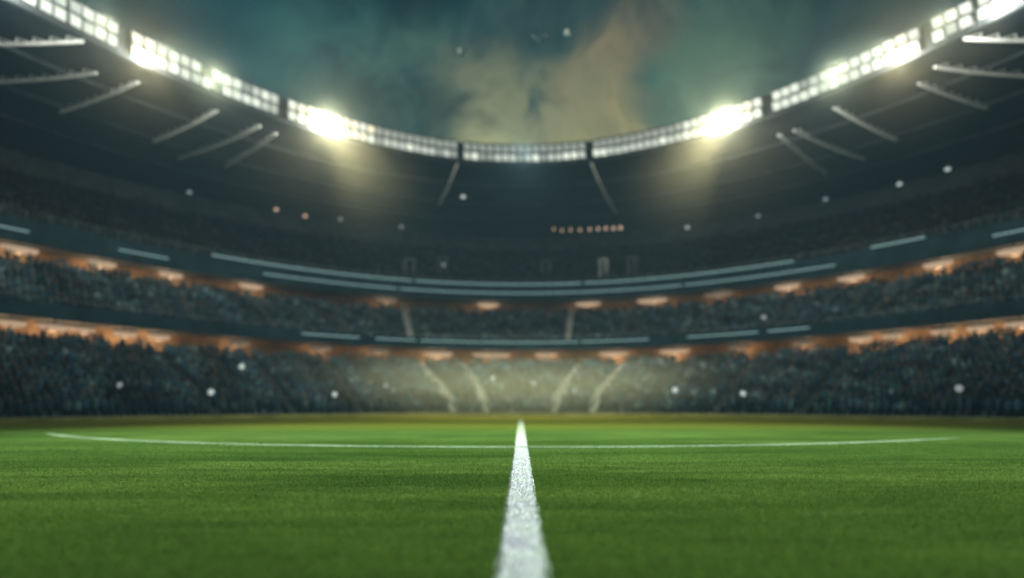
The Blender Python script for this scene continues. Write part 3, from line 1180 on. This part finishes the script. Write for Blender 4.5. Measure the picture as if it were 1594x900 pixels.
for T, px, py, k, lab in POLES:
    up = 2.0
    d, ph = on_tier(T, px, py, up)
    nr, tg = ring_frame(d, ph)
    root = empty('pole_lamp', ring(d, ph, terrace_z(T, d)), rz=math.atan2(tg.y, tg.x))
    tag(root, lab, 'lamp', 'pole lamps in the stands')
    root.scale = (random.uniform(0.7, 1.15),) * 3
    if pp is None:
        a = MB()
        a.tube((0, 0, 0), (0, 0, 0.05), 0.16, n=12)
        a.tube((0, 0, 0.05), (0, 0, up - 0.2), 0.05, 0.04, n=8)
        b = MB()
        b.lathe([(0.08, 0.30), (0.24, 0.20), (0.26, 0.0), (0.22, -0.02)], 14, M=Matrix.Translation((0, 0, up)) @ Matrix.Rotation(R(-70), 4, 'X') @ Matrix.Translation((0, 0, -0.1)))
        pp = (a.build('pole', M['rail'], root, True), b.build('lamp_head', M['housing'], root, True))
    else:
        for s_ in pp:
            c = s_.copy()
            c.parent = root
            COL.objects.link(c)
    c = MB()
    c.lathe([(0.24, 0.0), (0.25, -0.08), (0.17, -0.17), (0.05, -0.20)], 14, M=Matrix.Translation((0, 0, up)) @ Matrix.Rotation(R(-70), 4, 'X') @ Matrix.Translation((0, 0, -0.13)))
    c.build('lens', (M['spot_lens_dim'], None, M['spot_lens'])[k], root, True)

# ------------------------------------------------------------------ scraps of paper in the sky
M['paper'] = worn('pale_paper', (0.75, 0.8, 0.78), 0.1, 2.0, 0.8)
for (px, py, sx, sy, rot, lab) in ((720, 81, 0.42, 0.40, 0.4, 'pale scrap of paper adrift in the night sky, leftmost of the three'), (840, 57, 0.60, 0.26, -0.1, 'wide pale scrap of paper adrift in the night sky, middle of the three'), (884, 51, 0.26, 0.40, 0.9, 'narrow pale scrap of paper adrift in the night sky, rightmost of the three')):
    y = 46.0
    mb = MB()
    N = 6
    for side in (0, 1):
        vs = []
        for i in range(N + 1):
            for j in range(N + 1):
                u, v = i / N * 2 - 1, j / N * 2 - 1
                wv = 1 - 0.25 * abs(v) * (1 if u > 0 else 0.4)
                vs.append((u * sx * wv, 0.18 * math.cos(u * 2.2) + 0.08 * math.sin(v * 2.5) + side * 0.012, v * sy * (1 - 0.2 * u * u)))
        fs = [(i * (N + 1) + j, (i + 1) * (N + 1) + j, (i + 1) * (N + 1) + j + 1, i * (N + 1) + j + 1) for i in range(N) for j in range(N)]
        mb.add(vs, fs if side == 0 else [q[::-1] for q in fs])
    o = mb.build('paper_scrap', M['paper'], None, True, loc=((px - HX) / F * y, y, 1 + (HY - py) / F * y))
    o.rotation_euler = (R(-25), rot, R(10))
    tag(o, lab, 'paper', 'paper scraps adrift in the sky')

# ------------------------------------------------------------------ night air
def air(name, density, colour, rad=None):
    m = bpy.data.materials.new(name)
    m.use_nodes = True
    m.node_tree.nodes.clear()
    t = NT(m.node_tree)
    pv = t.n('ShaderNodeVolumePrincipled')
    pv.inputs['Color'].default_value = (*colour, 1)
    pv.inputs['Density'].default_value = density
    pv.inputs['Anisotropy'].default_value = 0.2
    if rad:      # thins out towards its rim
        co = t.n('ShaderNodeTexCoord').outputs['Object']
        vl = t.n('ShaderNodeVectorMath', operation='LENGTH')
        t.l(co, vl.inputs[0])
        q = t.math('DIVIDE', vl.outputs['Value'], rad)
        q = t.math('SUBTRACT', 1.0, q, clamp=True)
        t.l(t.math('MULTIPLY', t.math('POWER', q, 1.8), density), pv.inputs['Density'])
    ou = t.n('ShaderNodeOutputMaterial')
    t.l(pv.outputs[0], ou.inputs['Volume'])
    return m


# mist added to make a halo of glow round the hottest lamps
for f, rad, lab in ((505, 15.0, 'added mist spreading the glow of the flare left of the roof centre'), (1130, 15.0, 'added mist spreading the glow of the flare right of the roof centre'),
                    (225, 10.0, 'added mist spreading the glow at the upper end of the long left bank'), (1405, 10.0, 'added mist spreading the glow at the upper end of the long right bank')):
    mb = MB()
    n = 20
    mb.lathe([(max(0.02, math.sin(math.pi * i / n)) * rad, -math.cos(math.pi * i / n) * rad) for i in range(n + 1)], 32)
    o = mb.build('mist', air('halo_mist', 0.0075 if rad > 10 else 0.009, (1.0, 0.90, 0.56), rad), None, True, loc=ring(-1.1, phi_at(f, RD), 30.4))
    tag(o, lab, 'mist', 'added mist round the brightest lamps', 'stuff')

mb = MB()
n = 20
mb.lathe([(max(0.02, math.sin(math.pi * i / n)) * 10, -math.cos(math.pi * i / n) * 10) for i in range(n + 1)], 32)
o = mb.build('mist', air('ground_mist', 0.066, (0.92, 0.95, 0.62), 10), None, True, loc=(0, 62, 2.2))
o.scale = (6.0, 1.3, 0.54)
tag(o, 'pale yellowish mist lying over the foot of the far stand behind the halfway line', 'mist', None, 'stuff')
mb = MB()
mb.box((0, 5, 19.5), (178, 192, 21.0))
m = air('night_haze', HAZE, (0.50, 0.82, 1.0))
tag(mb.build('haze', m), 'thin pale night haze filling the stadium bowl', 'haze', kind='stuff')
